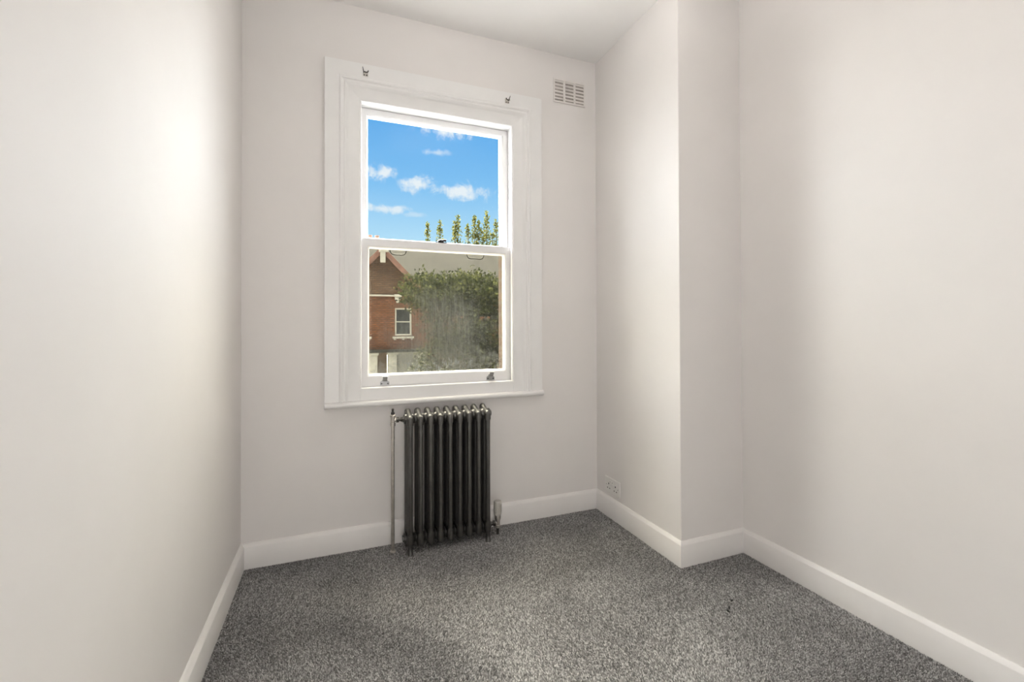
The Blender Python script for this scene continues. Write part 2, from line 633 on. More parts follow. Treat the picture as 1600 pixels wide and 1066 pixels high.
skirt_piece('baseboard_back', (0, 0), (W, 0), (0, -1), 1, 1)
skirt_piece('baseboard_left', (0, YR), (0, 0), (1, 0), 1, 1)
skirt_piece('baseboard_chimney_side', (W, 0), (W, -D), (-1, 0), 1, -1)
skirt_piece('baseboard_chimney_front', (W, -D), (W2, -D), (0, -1), -1, 1)
skirt_piece('baseboard_right', (W2, -D), (W2, YR), (-1, 0), 1, 1)
skirt_piece('baseboard_rear', (W2, YR), (.88, YR), (0, 1), 1, 0)


# ------------------------------------------------------------------ carpet pile: real tufts
def carpet_pile():
    rng = np.random.default_rng(4)
    sp = 0.0043
    y0, y1 = -3.05, -0.012
    nx = int((W2 - 0.02) / sp)
    ny = int((y1 - y0) / sp)
    gx, gy = np.meshgrid(np.arange(nx), np.arange(ny))
    x = 0.012 + (gx + 0.5 * (gy % 2)).ravel() * sp
    y = y0 + gy.ravel() * sp
    x = x + rng.uniform(-.0016, .0016, x.size)
    y = y + rng.uniform(-.0016, .0016, y.size)
    keep = (x < W2 - 0.012) & ~((x > W - 0.012) & (y > -D - 0.012))
    x, y = x[keep], y[keep]
    n = x.size
    r = rng.uniform(.0026, .0040, n)
    hgt = rng.uniform(.0045, .0072, n)
    # pile leans in slowly varying directions (brushing and footmarks)
    ph = 2.1 * np.sin(1.7 * x + 2.3 * y + .6) + 1.6 * np.sin(3.1 * y - 2.2 * x + 1.9) + 1.1 * np.sin(5.3 * x + 4.1 * y)
    lean = .0020
    lx = np.cos(ph) * lean + rng.normal(0, .0014, n)
    ly = np.sin(ph) * lean + rng.normal(0, .0014, n)
    a0 = rng.uniform(0, 2 * math.pi, n)
    V = np.zeros((n, 4, 3))
    for k in range(3):
        a = a0 + k * 2 * math.pi / 3
        V[:, k, 0] = x + r * np.cos(a)
        V[:, k, 1] = y + r * np.sin(a)
        V[:, k, 2] = 0.0002
    V[:, 3, 0] = x + lx
    V[:, 3, 1] = y + ly
    V[:, 3, 2] = hgt
    base = (np.arange(n) * 4)[:, None, None]
    F = (base + np.array([[0, 1, 3], [1, 2, 3], [2, 0, 3]])[None]).reshape(-1)
    me = bpy.data.meshes.new('carpet_pile')
    me.vertices.add(n * 4)
    me.vertices.foreach_set('co', V.reshape(-1))
    me.loops.add(n * 9)
    me.loops.foreach_set('vertex_index', F)
    me.polygons.add(n * 3)
    me.polygons.foreach_set('loop_start', np.arange(n * 3) * 3)
    me.update(calc_edges=True)
    at = me.attributes.new('shade', 'FLOAT', 'FACE')
    sh = np.clip(rng.beta(1.6, 1.9, n), 0, 1)
    at.data.foreach_set('value', np.repeat(sh, 3))
    me.materials.append(M['carpet'])
    o = bpy.data.objects.new('carpet_pile', me)
    link(o, floor, (0, 0, 0))
    o['kind'] = 'stuff'


carpet_pile()

# ------------------------------------------------------------------ window
win = empty('window_1', (1.0, 0.0, 0.78), kind='structure')
win['label'] = 'white timber double-hung sash window with moulded casing'

# moulded casing: outer flat, bead and ogee, inner flat; mitred at the head
CX0, CX1, CZ1 = 0.379, 1.6265, 2.6085
IX0, IX1, IZ1 = 0.558, 1.438, 2.4135
ZB = 0.797
CPROF = [(0, 0), (0, -.027), (.008, -.030), (.40, -.030), (.415, -.0345), (.455, -.0365), (.485, -.0345), (.50, -.029), (.53, -.0265), (.565, -.0275),
         (.60, -.0245), (.63, -.0205), (.655, -.0175), (.67, -.0165), (.985, -.0165), (1.0, -.0145), (1, 0)]
wl, wr, wt = IX0 - CX0, CX1 - IX1, CZ1 - IZ1
b = MB()
rv = b.rings([[(CX0 + s * wl, y, ZB) for s, y in CPROF], [(CX0 + s * wl, y, CZ1 - s * wt) for s, y in CPROF]])
b.bm.faces.new(rv[0]); b.bm.faces.new(rv[1])
b.build('casing_jamb', 'trim', win, smooth=30)
b = MB()
rv = b.rings([[(CX1 - s * wr, y, ZB) for s, y in CPROF], [(CX1 - s * wr, y, CZ1 - s * wt) for s, y in CPROF]])
b.bm.faces.new(rv[0]); b.bm.faces.new(rv[1])
b.build('casing_jamb', 'trim', win, smooth=30)
b = MB()
rv = b.rings([[(CX0 + s * wl, y, CZ1 - s * wt) for s, y in CPROF], [(CX1 - s * wr, y, CZ1 - s * wt) for s, y in CPROF]])
b.bm.faces.new(rv[0]); b.bm.faces.new(rv[1])
b.build('casing_head', 'trim', win, smooth=30)
# flat board under the sash and the rounded window board (sill)
MB().box(IX0 - .0001, IX1 + .0001, -.0165, 0, ZB - .002, 0.8605, .0015).build('casing_bottom_board', 'trim', win)
b = MB()
prof = [(0, .764), (-.030, .7645), (-.040, .767), (-.046, .773), (-.048, .7805), (-.046, .788), (-.041, .794), (-.034, .7965), (0, .797)]
rv = b.rings([[(CX0 - .001 + o_, y * k, z) for y, z in prof] for o_, k in ((0, .90), (.004, 1.0))] +
             [[(CX1 + .008 + o_, y * k, z) for y, z in prof] for o_, k in ((-.008, 1.0), (-.003, .92), (0, .75))])
b.bm.faces.new(rv[0]); b.bm.faces.new(rv[-1])
b.build('window_sill', 'trim', win, smooth=40)


def frame_rings(b, specs):
    """specs: list of ((x0,x1,z0,z1), y); quads between successive rectangles, closed"""
    b.rings([[(x0, y, z0), (x1, y, z0), (x1, y, z1), (x0, y, z1)] for (x0, x1, z0, z1), y in specs], close=True)
    return b


# box-frame linings
hole = (OX0, OX1, OZ0, OZ1)
inn = (IX0 + .001, IX1 - .001, 0.8585, IZ1 + .0035)
frame_rings(MB(), [(hole, -.001), (inn, -.001), (inn, .135), (hole, .135)]).build('box_frame', 'sash', win)
# staff bead against the lower sash
sb = tuple(v + dv for v, dv in zip(inn, (.0055, -.0055, .0055, -.0055)))
ib = tuple(v + dv for v, dv in zip(inn, (-.001, .001, -.001, .001)))
frame_rings(MB(), [(ib, -.012), (tuple(v + dv for v, dv in zip(inn, (.003, -.003, .003, -.003))), -.012), (sb, -.007), (sb, .012), (ib, .012)]).build('staff_bead', 'sash', win)
# outer lining lip
ol = tuple(v + dv for v, dv in zip(inn, (.010, -.002, .012, -.002)))
frame_rings(MB(), [(ib, .112), (ol, .112), (ol, .135), (ib, .135)]).build('outer_lining', 'sash', win)
MB().box(OX0 - .06, OX1 + .06, .1405, .36, .775, .8415, .006).build('stone_sill', 'ext_white', win)


def sash(name, O, g, yf, yb, yg, pane_mat, ch=.0105):
    G = (g[0] - ch, g[1] + ch, g[2] - ch, g[3] + ch)
    G2 = (g[0] - ch * .35, g[1] + ch * .35, g[2] - ch * .35, g[3] + ch * .35)
    e = .0015
    Oe = (O[0] + e, O[1] - e, O[2] + e, O[3] - e)
    b = MB()
    frame_rings(b, [(O, yb), (O, yf + e), (Oe, yf), (G, yf), (G2, yf + .007), (g, yg - .003), (g, yb)])
    s_ = b.build(name, 'sash', win, smooth=20)
    cx, cz = (g[0] + g[1]) / 2, (g[2] + g[3]) / 2
    MB().box(g[0] - .004, g[1] + .004, yg - .0015, yg + .0015, g[2] - .004, g[3] + .004).build('pane', pane_mat, s_, origin=(cx, yg, cz))
    return s_


lower = sash('lower_sash', (.5605, 1.4365, .8595, 1.6785), (.6055, 1.3965, .931, 1.628), .020, .061, .042, 'glass_dirty')
upper = sash('upper_sash', (.5605, 1.4355, 1.6365, 2.4155), (.602, 1.391, 1.6935, 2.3745), .068, .108, .090, 'glass')
lower['label'] = 'lower sash with a streaked stained pane'
upper['label'] = 'upper sash with a clear pane'


# hook sash lifts on the bottom rail
def sash_lift(cx):
    zc = .883
    b = MB()
    b.prism([(cx - .0245, .0195, zc - .013), (cx + .0245, .0195, zc - .013), (cx + .0245, .0195, zc + .004), (cx + .013, .0195, zc + .012),
             (cx + .011, .0195, zc + .020), (cx - .011, .0195, zc + .020), (cx - .013, .0195, zc + .012), (cx - .0245, .0195, zc + .004)], (0, -.004, 0))
    prof = [(.016, zc + .008), (.004, zc + .011), (-.006, zc + .019), (-.013, zc + .030), (-.016, zc + .037), (-.012, zc + .039), (-.007, zc + .032), (.002, zc + .021), (.016, zc + .019)]
    b.prism([(cx - .0115, y, z) for y, z in prof], (.023, 0, 0))
    o = b.build('sash_lift', 'chrome', lower, smooth=30, label='satin chrome hook sash lift')
    for s in (-1, 1):
        MB().lathe((cx + s * .0165, .0157, zc - .004), (0, -1, 0), [(.0042, 0), (.0042, .0008), (.002, .0016)], 12).build('screw', 'screw', o)


sash_lift(.687)
sash_lift(1.303)

# sash fastener on the meeting rails
b = MB()
b.box(.972, 1.040, .024, .056, 1.678, 1.6835, .0015)
b.lathe((1.006, .042, 1.683), (0, 0, 1), [(.019, 0), (.020, .006), (.017, .013), (.010, .018), (.001, .020)], 20)
b.tube([(1.006, .040, 1.694), (1.025, .034, 1.696), (1.037, .031, 1.695)], [.007, .006, .0075], 10)
b.build('sash_fastener', 'black', lower, smooth=40, label='black metal sash fastener')


# dark bar pulls hanging under the upper sash's bottom rail
def bar_pull(x0, x1):
    z = 1.6375
    b = MB()
    pts = [(x0, .098, z), (x0 + .004, .098, z - .014), (x0 + .012, .098, z - .026), (x0 + .024, .098, z - .030),
           (x1 - .024, .098, z - .030), (x1 - .012, .098, z - .026), (x1 - .004, .098, z - .014), (x1, .098, z)]
    b.tube(pts, .0042, 10)
    b.box(x0 - .014, x0 + .010, .090, .106, z - .003, z + .0005)
    b.box(x1 - .010, x1 + .014, .090, .106, z - .003, z + .0005)
    b.build('bar_pull', 'black', upper, smooth=40, label='dark bar pull')


bar_pull(.722, .817)
bar_pull(1.178, 1.290)


# small brackets for a curtain wire on the casing head
def curtain_bracket(x, z, flip, label):
    root = empty('curtain_bracket', (x, -.030, z), label, 'bracket', 'curtain brackets on the window casing')
    b = MB()
    b.box(x - .013, x + .013, -.0330, -.0302, z - .014, z + .012, .001)
    b.build('back_plate', 'pewter', root)
    b = MB()
    b.tube([(x - .009 * flip, -.032, z + .004), (x - .009 * flip, -.048, z + .002), (x - .006 * flip, -.056, z - .004), (x + .002 * flip, -.058, z - .008),
            (x + .010 * flip, -.055, z - .003), (x + .013 * flip, -.050, z + .007)], .0030, 8)
    b.tube([(x - .010 * flip, -.032, z + .008), (x - .013 * flip, -.042, z + .018), (x - .015 * flip, -.046, z + .027)], [.0025, .002, .0015], 8)
    b.build('hook', 'darkmetal', root, smooth=40)
    for s in (-1, 1):
        MB().lathe((x + s * .006, -.0328, z - .009), (0, -1, 0), [(.0035, 0), (.0033, .001), (.0015, .0018)], 10).build('screw', 'screw', root)


curtain_bracket(.583, 2.556, 1, 'small metal curtain bracket on the casing head, end nearest the left wall')
curtain_bracket(1.397, 2.553, -1, 'small metal curtain bracket on the casing head, end nearest the air vent')

# ------------------------------------------------------------------ air vent
VX0, VX1, VZ0, VZ1 = 1.722, 1.952, 2.622, 2.776
vent = empty('air_vent', ((VX0 + VX1) / 2, 0, VZ0), 'wall-coloured louvred air vent high up beside the corner', 'vent')
NXS, NZS = 3, 6
mx_, mz_ = .010, .011
gapx, gapz = .014, .0
cw = (VX1 - VX0 - 2 * mx_ - (NXS - 1) * gapx) / NXS
chh = (VZ1 - VZ0 - 2 * mz_) / NZS
b = MB()
b.box(VX0, VX0 + mx_, -.006, -.0016, VZ0, VZ1)
b.box(VX1 - mx_, VX1, -.006, -.0016, VZ0, VZ1)
b.box(VX0 + mx_, VX1 - mx_, -.006, -.0016, VZ0, VZ0 + mz_)
b.box(VX0 + mx_, VX1 - mx_, -.006, -.0016, VZ1 - mz_, VZ1)
for i in range(NXS - 1):
    xx = VX0 + mx_ + (i + 1) * cw + i * gapx
    b.box(xx, xx + gapx, -.006, -.0016, VZ0 + mz_, VZ1 - mz_)
b.build('vent_plate', 'vent', vent)
MB().box(VX0 + .002, VX1 - .002, -.0016, 0, VZ0 + .002, VZ1 - .002).build('shade_backing', 'slotshade', vent)  # darker backing sheet, its colour deepens the shade in the slots
src = None
for i in range(NXS):
    for j in range(NZS):
        x0 = VX0 + mx_ + i * (cw + gapx)
        z0 = VZ0 + mz_ + j * chh
        if src is None:
            b = MB()
            b.prism([(x0, -.0016, z0 + chh * .98), (x0, -.0085, z0 + chh * .36), (x0, -.0085, z0 + chh * .28), (x0, -.0016, z0 + chh * .70)], (cw, 0, 0))
            src = b.build('louvre', 'vent', vent, origin=(x0, 0, z0))
        else:
            inst('louvre', src, vent, (x0, 0, z0))

# ------------------------------------------------------------------ twin wall socket on the chimney breast side
SY, SZ = -.186, .200
sock = empty('wall_socket', (W, SY, SZ - .047), 'white twin plug socket low on the chimney breast just above the skirting', 'socket')
MB().box(W - .010, W, SY - .080, SY + .080, SZ - .046, SZ + .046, .003, 3).build('faceplate', 'plastic', sock)
for s in (-1, 1):
    cy = SY + s * .036
    MB().box(W - .0108, W - .0095, cy - .004, cy + .004, SZ + .004, SZ + .013).build('pin_slot', 'dark', sock)
    for q in (-1, 1):
        MB().box(W - .0108, W - .0095, cy + q * .012 - .0045, cy + q * .012 + .0045, SZ - .021, SZ - .016).build('pin_slot', 'dark', sock)
    rk = MB().box(W - .0150, W - .0095, cy + s * -.024 - .006, cy + s * -.024 + .006, SZ + .010, SZ + .030, .0015).build('rocker_switch', 'plastic', sock)
    MB().box(W - .0154, W - .0149, cy + s * -.024 - .003, cy + s * -.024 + .003, SZ + .025, SZ + .0275).build('switch_mark', 'dark', rk)
for s in (-1, 1):
    MB().lathe((W - .0098, SY + s * .061, SZ - .001), (-1, 0, 0), [(.0035, 0), (.003, .001), (.001, .0014)], 10).build('screw', 'chrome', sock)

# ------------------------------------------------------------------ cast-iron column radiator
RX, PITCH, NSEC = .799, .0532, 9
YF, YB = -.166, -.066
YC = (YF + YB) / 2
rad = empty('column_radiator', (RX + 4 * PITCH, YC, 0), 'dark grey cast-iron column radiator with nine sections under the window', 'radiator')


def pillow(b, xc, prof, th):
    """profile in (y,z) blown up into a rounded plate of thickness th along x"""
    n = len(prof)
    P = [Vector((0, y, z)) for y, z in prof]
    area = sum(P[i].y * P[(i + 1) % n].z - P[(i + 1) % n].y * P[i].z for i in range(n))
    sg = 1 if area > 0 else -1
    nr = []
    for i in range(n):
        d = (P[(i + 1) % n] - P[i - 1]).normalized()
        nr.append(Vector((0, -d.z * sg, d.y * sg)))     # inward
    rings = []
    for k in range(9):
        a = -math.pi / 2 + math.pi * k / 8
        off = th / 2 * (1 - math.cos(a)) * .95
        rings.append([P[i] + nr[i] * off + Vector((xc + th / 2 * math.sin(a), 0, 0)) for i in range(n)])
    rv = b.rings(rings)
    b.bm.faces.new(list(reversed(rv[0])))
    b.bm.faces.new(rv[-1])


def arc(cy, cz, r, a0, a1, n):
    return [(cy + r * math.cos(R(a0 + (a1 - a0) * i / n)), cz + r * math.sin(R(a0 + (a1 - a0) * i / n))) for i in range(n + 1)]


def section_mesh(xc):
    b = MB()
    for yy in (YF, YC, YB):
        rx, ry = (.0140 if yy == YF else .0172), .0165
        prof = [(1.0, .085), (.97, .12), (.94, .2), (.94, .6), (.98, .665), (1.0, .70)]
        b.lathe((xc, yy, 0), (0, 0, 1), [(ry * k, z) for k, z in prof], 18, sx=rx / ry, sy=1.0)
    # top header: gently saddle-backed
    r = .019
    top = arc(YF + .001, .7065, .0185, 180, 100, 7) + [(YC - .022, .7300), (YC, .7335), (YC + .022, .7405)] + arc(YB - .003, .7315, .0175, 95, 0, 6)
    low = [(YB + .0165, .672), (YB, .664), (YB - .018, .676), (YC + .018, .676), (YC, .664), (YC - .018, .676), (YF + .018, .676), (YF, .664), (YF - .0165, .672)]
    pillow(b, xc, top + low, .034)
    r = .018
    bot = arc(YF, .058, r, 180, 270, 5) + [(YC - .02, .043), (YC, .039), (YC + .02, .043)] + arc(YB, .058, r, 270, 360, 5)
    upp = [(YB + .0165, .108), (YB, .116), (YB - .018, .104), (YC + .018, .104), (YC, .116), (YC - .018, .104), (YF + .018, .104), (YF, .116), (YF - .0165, .108)]
    pillow(b, xc, bot + upp, .034)
    for z in (.700, .068):
        b.lathe((xc, YC, z), (1, 0, 0), [(.024 if z > .5 else .020, -PITCH / 2), (.028, -.0195), (.028, .0195), (.024 if z > .5 else .020, PITCH / 2)], 20)
    return b


sec0 = section_mesh(RX).build('section', 'iron', rad, origin=(RX, YC, 0), smooth=40)
for i in range(1, NSEC):
    inst('section', sec0, rad, (RX + i * PITCH, YC, 0))
foot0 = None
for i in (0, NSEC - 1):
    for yy, s in ((YF, -1), (YB, 1)):
        xc = RX + i * PITCH
        b = MB()
        b.rings([[(xc + math.cos(t) * rx, yy + s * oy + math.sin(t) * ry, z) for t in [2 * math.pi * k / 12 for k in range(12)]]
                 for z, rx, ry, oy in ((.066, .0135, .0165, 0), (.04, .0125, .014, .001), (.02, .012, .0125, .004), (.008, .0145, .016, .006), (.0, .0150, .0165, .006))])
        bm = b.bm
        bm.verts.ensure_lookup_table()
        bm.faces.new([bm.verts[k] for k in range(48, 60)])
        b.build('foot', 'iron', rad, smooth=40)
# blanking plugs and bushes at the four header ends
xl, xr = RX - PITCH / 2, RX + (NSEC - 1) * PITCH + PITCH / 2
for x, s, z, name in ((xl, -1, .068, 'blanking_plug'), (xr, 1, .700, 'blanking_plug'), (xl, -1, .700, 'bush'), (xr, 1, .068, 'bush')):
    b = MB()
    b.lathe((x, YC, z), (s, 0, 0), [(.027, -.012), (.027, -.002), (.025, 0), (.017, .0005), (.017, .007), (.015, .008)], 6 if name == 'bush' else 20)
    b.build(name, 'iron', rad, smooth=30)

# ------------------------------------------------------------------ rising pipe with lockshield valve at the top corner
PX = .7158
pipe = empty('radiator_pipe', (PX, YC, 0), 'pewter pipe rising from the carpet to the radiator top, with small valve', 'pipe')
MB().tube([(PX, YC, .002), (PX, YC, .69)], .0085, 16).build('riser', 'pewter', pipe, smooth=40)
b = MB()
b.lathe((PX, YC, 0), (0, 0, 1), [(.010, .668), (.0135, .670), (.0135, .684), (.011, .687), (.0115, .715), (.0135, .717), (.0135, .727), (.009, .730)], 16)
b.tube([(PX, YC, .700), (PX + .018, YC, .700)], .010, 14)
b.build('valve_body', 'pewter', pipe, smooth=35)
MB().lathe((PX, YC, 0), (0, 0, 1), [(.0095, .729), (.0095, .740), (.006, .744), (.005, .750), (.0065, .752), (.0062, .759), (.003, .762)], 14).build('lockshield_cap', 'darkmetal', pipe, smooth=40)
b = MB()
b.lathe((PX, YC, .700), (1, 0, 0), [(.010, .016), (.016, .018), (.016, .030), (.010, .032), (.010, .040), (.013, .041), (.013, .0485)], 6)
b.build('union_nut', 'darkmetal', pipe, smooth=30)
MB().lathe((PX, YC, 0), (0, 0, 1), [(.0093, .60), (.0097, .602), (.0097, .612), (.0093, .614)], 16).build('pipe_collar', 'pewter', pipe, smooth=40)
MB().lathe((PX, YC, 0), (0, 0, 1), [(.0165, .010), (.016, .014), (.009, .019)], 18).build('floor_collar', 'pewter', pipe, smooth=40)

# ------------------------------------------------------------------ thermostatic valve at the other bottom corner
TX = 1.300
trv = empty('thermostatic_valve', (TX, YC, 0), 'pale ribbed thermostatic valve at the bottom corner of the radiator by the chimney breast', 'valve')
b = MB()
b.tube([(TX, YC, .002), (TX, YC, .050)], .0085, 14)
b.build('tail_pipe', 'darkmetal', trv, smooth=40)
b = MB()
b.lathe((TX, YC, 0), (0, 0, 1), [(.011, .040), (.0155, .042), (.0155, .056), (.012, .058), (.0125, .086), (.017, .088), (.018, .104), (.015, .114)], 16)
b.tube([(TX, YC, .068), (TX - .018, YC, .068)], .011, 14)
b.build('valve_body', 'pewter', trv, smooth=35)
MB().lathe((TX, YC, .068), (-1, 0, 0), [(.010, .015), (.0165, .016), (.0165, .028), (.012, .030), (.012, .0405)], 6).build('union_nut', 'darkmetal', trv, smooth=30)
head = MB().lathe((TX, YC, 0), (0, 0, 1), [(.015, .108), (.0215, .118), (.0225, .124), (.0215, .128), (.0205, .131), (.0205, .176), (.0235, .178), (.0235, .187), (.021, .192), (.012, .1945), (.001, .1945)], 28).build('valve_head', 'trv', trv, smooth=40)
rib0 = None
for k in range(16):
    a = 2 * math.pi * k / 16
    p = (TX, YC, 0)
    if rib0 is None:
        rib0 = MB().box(TX + .019, TX + .0235, YC - .0022, YC + .0022, .130, .180, .0006, 1).build('rib', 'trv', head, origin=p)
    else:
        inst('rib', rib0, head, p, a)

# ------------------------------------------------------------------ dark flecks on the carpet
for (x, y, a, l, lab) in ((2.030, -1.082, .4, .008, 'tiny dark fleck on the carpet, nearest the chimney breast of three'),
                          (1.981, -1.114, .9, .010, 'tiny dark fleck on the carpet, middle of three'),
                          (1.957, -1.130, 1.6, .009, 'tiny dark fleck on the carpet, farthest from the chimney breast of three')):
    b = MB()
    c, s = math.cos(a), math.sin(a)
    pts = [(x - c * l, y - s * l, 0.0085), (x - c * l * .3, y - s * l * .3 + .003, 0.0105), (x + c * l * .4, y + s * l * .4, 0.0095), (x + c * l, y + s * l + .002, 0.0082)]
    b.tube(pts, [.0015, .0040, .0034, .0012], 8)
    b.build('carpet_fleck', 'dark', None, origin=(x, y, 0.010), smooth=60, label=lab, cat='fleck', group='dark flecks on the carpet')

# ------------------------------------------------------------------ added fill pendant, out of frame; its light bounces off the ceiling
LX, LY = 1.20, -1.45
fill_lamp = empty('fill_pendant', (LX, LY, H), 'added fill light, unseen: white bowl uplighter hung from the ceiling', 'fill_lamp')
MB().lathe((LX, LY, H), (0, 0, -1), [(.05, 0), (.05, .012), (.03, .028), (.006, .034)], 24).build('fill_ceiling_rose', 'plastic', fill_lamp, smooth=40)
for k in range(3):
    a = 2 * math.pi * k / 3
    MB().tube([(LX + .02 * math.cos(a), LY + .02 * math.sin(a), H - .03), (LX + .215 * math.cos(a), LY + .215 * math.sin(a), H - .47)], .002, 6).build('fill_chain', 'chrome', fill_lamp, smooth=60)
MB().lathe((LX, LY, H - .62), (0, 0, 1), [(.02, 0), (.10, .012), (.17, .05), (.21, .11), (.222, .15), (.217, .15), (.205, .112), (.165, .056), (.10, .020), (.001, .012)], 36).build('fill_bowl', 'plastic', fill_lamp, smooth=50)
bowl_fill_d = bpy.data.lights.new('bowl_fill', 'AREA')
bowl_fill_d.shape = 'DISK'
bowl_fill_d.size = .34
bowl_fill_d.energy = PENDANT_FILL_POWER
bowl_fill_d.color = (1.0, 0.97, 0.94)
bowl_fill = bpy.data.objects.new('bowl_fill', bowl_fill_d)
link(bowl_fill, fill_lamp, (LX, LY, H - .50))
bowl_fill.rotation_euler = (math.pi, 0, 0)

# ------------------------------------------------------------------ outside: street, houses, trees
GZ = -3.2
MB().box(-60, 70, 0.5, 120, GZ - .3, GZ).build('ground', 'ground', kind='structure')

FY = 20.0     # face of the gabled bay opposite


def ext_window(parent, x0, x1, z0, z1, yf):
    b = MB()
    t = .075
    frame_rings(b, [((x0 - .05, x1 + .05, z0 - .05, z1 + .05), yf + .10), ((x0 - .05, x1 + .05, z0 - .05, z1 + .05), yf - .03), ((x0, x1, z0, z1), yf - .03),
                    ((x0 + t, x1 - t, z0 + t, z1 - t), yf - .005), ((x0 + t, x1 - t, z0 + t, z1 - t), yf + .10)])
    zm = (z0 + z1) / 2
    b.box(x0 + t, x1 - t, yf - .005, yf + .05, zm - .03, zm + .03)
    w_ = b.build('window_frame', 'ext_white', parent)
    MB().box(x0 + t, x1 - t, yf + .02, yf + .03, z0 + t, zm - .03).build('pane', 'ext_glass', w_)
    MB().box(x0 + t, x1 - t, yf + .04, yf + .05, zm + .03, z1 - t).build('pane', 'ext_glass', w_)
    b = MB()
    b.box(x0 - .12, x1 + .12, yf - .12, yf + .02, z0 - .15, z0 - .05, .01)
    for xx in (x0 - .06, (x0 + x1) / 2 - .05, x1 - .04):
        b.box(xx, xx + .10, yf - .09, yf - .0, z0 - .22, z0 - .15)
    b.build('window_ledge', 'ext_white', parent)


GX, GHW, EZ = 2.44, 2.12, 2.62      # gable centre, half width, eaves height
APZ = 4.80
house = empty('gabled_house', (GX, FY, GZ), 'red brick house with tiled front gable, white string band and pale porch', 'house')
# brick bay
b = MB()
xL, xR = GX - GHW, GX + GHW
for x0, x1, z0, z1 in ((xL, 1.03, -.02, EZ), (1.83, 3.05, -.02, EZ), (3.85, xR, -.02, EZ), (1.03, 1.83, -.02, .70), (3.05, 3.85, -.02, .70), (1.03, 1.83, 2.05, EZ), (3.05, 3.85, 2.05, EZ)):
    b.box(x0, x1, FY, FY + .35, z0, z1)
b.box(xL, xL + .3, FY + .35, FY + 5, GZ, EZ)
b.box(xR - .3, xR, FY + .35, FY + 5, GZ, EZ)
b.build('bay_wall', 'brick', house)
MB().prism([(xL, FY, EZ), (xR, FY, EZ), (GX, FY, APZ)], (0, .35, 0)).build('gable_wall', 'brick_brown', house)
ext_window(house, 3.05, 3.85, .70, 2.05, FY + .06)
ext_window(house, 1.03, 1.83, .70, 2.05, FY + .06)
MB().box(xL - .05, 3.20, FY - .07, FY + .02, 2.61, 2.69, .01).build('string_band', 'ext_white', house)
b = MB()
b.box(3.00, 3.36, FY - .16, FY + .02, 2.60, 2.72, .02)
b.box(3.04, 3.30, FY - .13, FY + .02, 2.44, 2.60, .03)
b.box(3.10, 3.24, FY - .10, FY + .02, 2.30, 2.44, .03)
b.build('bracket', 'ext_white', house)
# gable roof slopes with a red tiled verge
for s, nm in ((1, 'roof_slope'), (-1, 'roof_slope')):
    dx, dz = GHW + .03, -(GHW + .03) * (APZ - EZ) / GHW
    b = MB()
    th = .14
    b.prism([(GX, FY - .22, APZ), (GX + s * dx, FY - .22, APZ + dz), (GX + s * dx, FY - .22, APZ + dz + th * 1.42), (GX, FY - .22, APZ + th * 1.42)], (0, 5.2, 0))
    b.build(nm, 'slate', house)
    b = MB()
    b.prism([(GX, FY - .27, APZ - .10), (GX + s * dx, FY - .27, APZ + dz - .10), (GX + s * dx, FY - .27, APZ + dz + .24), (GX, FY - .27, APZ + .24)], (0, .05, 0))
    b.build('verge_tiles', 'ext_tile', house)
b = MB()
b.box(GX - .11, GX + .13, FY - .37, FY - .27, 4.22, 4.86, .015)
b.box(GX - .17, GX + .26, FY - .38, FY - .26, 4.72, 4.84, .015)
b.build('finial', 'ext_white', house, label='white gable finial board')
# ground floor porch
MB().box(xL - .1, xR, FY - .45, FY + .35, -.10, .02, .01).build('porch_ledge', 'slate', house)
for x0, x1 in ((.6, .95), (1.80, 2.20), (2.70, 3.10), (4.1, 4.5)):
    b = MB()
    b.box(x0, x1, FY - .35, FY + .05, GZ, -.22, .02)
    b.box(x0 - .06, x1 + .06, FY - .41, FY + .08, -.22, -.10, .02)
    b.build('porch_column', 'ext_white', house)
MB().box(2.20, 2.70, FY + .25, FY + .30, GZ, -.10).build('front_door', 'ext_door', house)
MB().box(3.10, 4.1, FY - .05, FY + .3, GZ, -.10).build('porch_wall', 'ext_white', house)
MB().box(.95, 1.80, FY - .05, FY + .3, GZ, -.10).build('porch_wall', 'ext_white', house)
# slate main roof behind, ridge and chimney
MB().prism([(-3.0, FY + .3, 2.75), (-3.0, FY + 3.7, 6.02), (-3.0, FY + 6.0, 3.8), (-3.0, FY + 6.0, 2.75)], (7.605, 0, 0)).build('main_roof', 'slate', house)
b = MB()
b.box(1.75, 2.75, FY + 3.5, FY + 4.1, 5.4, 6.02)
b.build('chimney_stack', 'brick_brown', house)
for x in (2.12, 2.5):
    MB().lathe((x, FY + 3.8, 6.02), (0, 0, 1), [(.13, 0), (.12, .08), (.105, .2), (.125, .22), (.12, .26)], 14).build('chimney_pot', 'pot', house, smooth=40)

house2 = empty('terraced_house', (8.6, FY + .6, GZ), 'brick terraced house with slate roof mostly hidden behind the big tree', 'house')
b = MB()
Y2 = FY + .45
for x0, x1, z0, z1 in ((4.61, 6.6, GZ, 2.9), (7.5, 14.5, 1.2, 2.9), (7.5, 9.0, GZ, 1.2), (9.9, 14.5, GZ, 1.2), (6.6, 7.5, GZ, .5), (6.6, 7.5, 2.1, 2.9), (9.0, 9.9, GZ, -.2)):
    b.box(x0, x1, Y2, Y2 + .35, z0, z1)
b.box(9.0, 9.9, Y2 + .2, Y2 + .35, -.2, 1.2)
b.build('front_wall', 'brick', house2)
ext_window(house2, 6.6, 7.5, .5, 2.1, Y2 + .06)
MB().prism([(4.606, FY + .3, 2.75), (4.606, FY + 3.7, 6.02), (4.606, FY + 6.0, 3.8), (4.606, FY + 6.0, 2.75)], (11.0, 0, 0)).build('main_roof', 'slate', house2)
MB().box(4.62, 15.6, FY + .2, FY + .46, 2.66, 2.76).build('gutter', 'ext_white', house2)


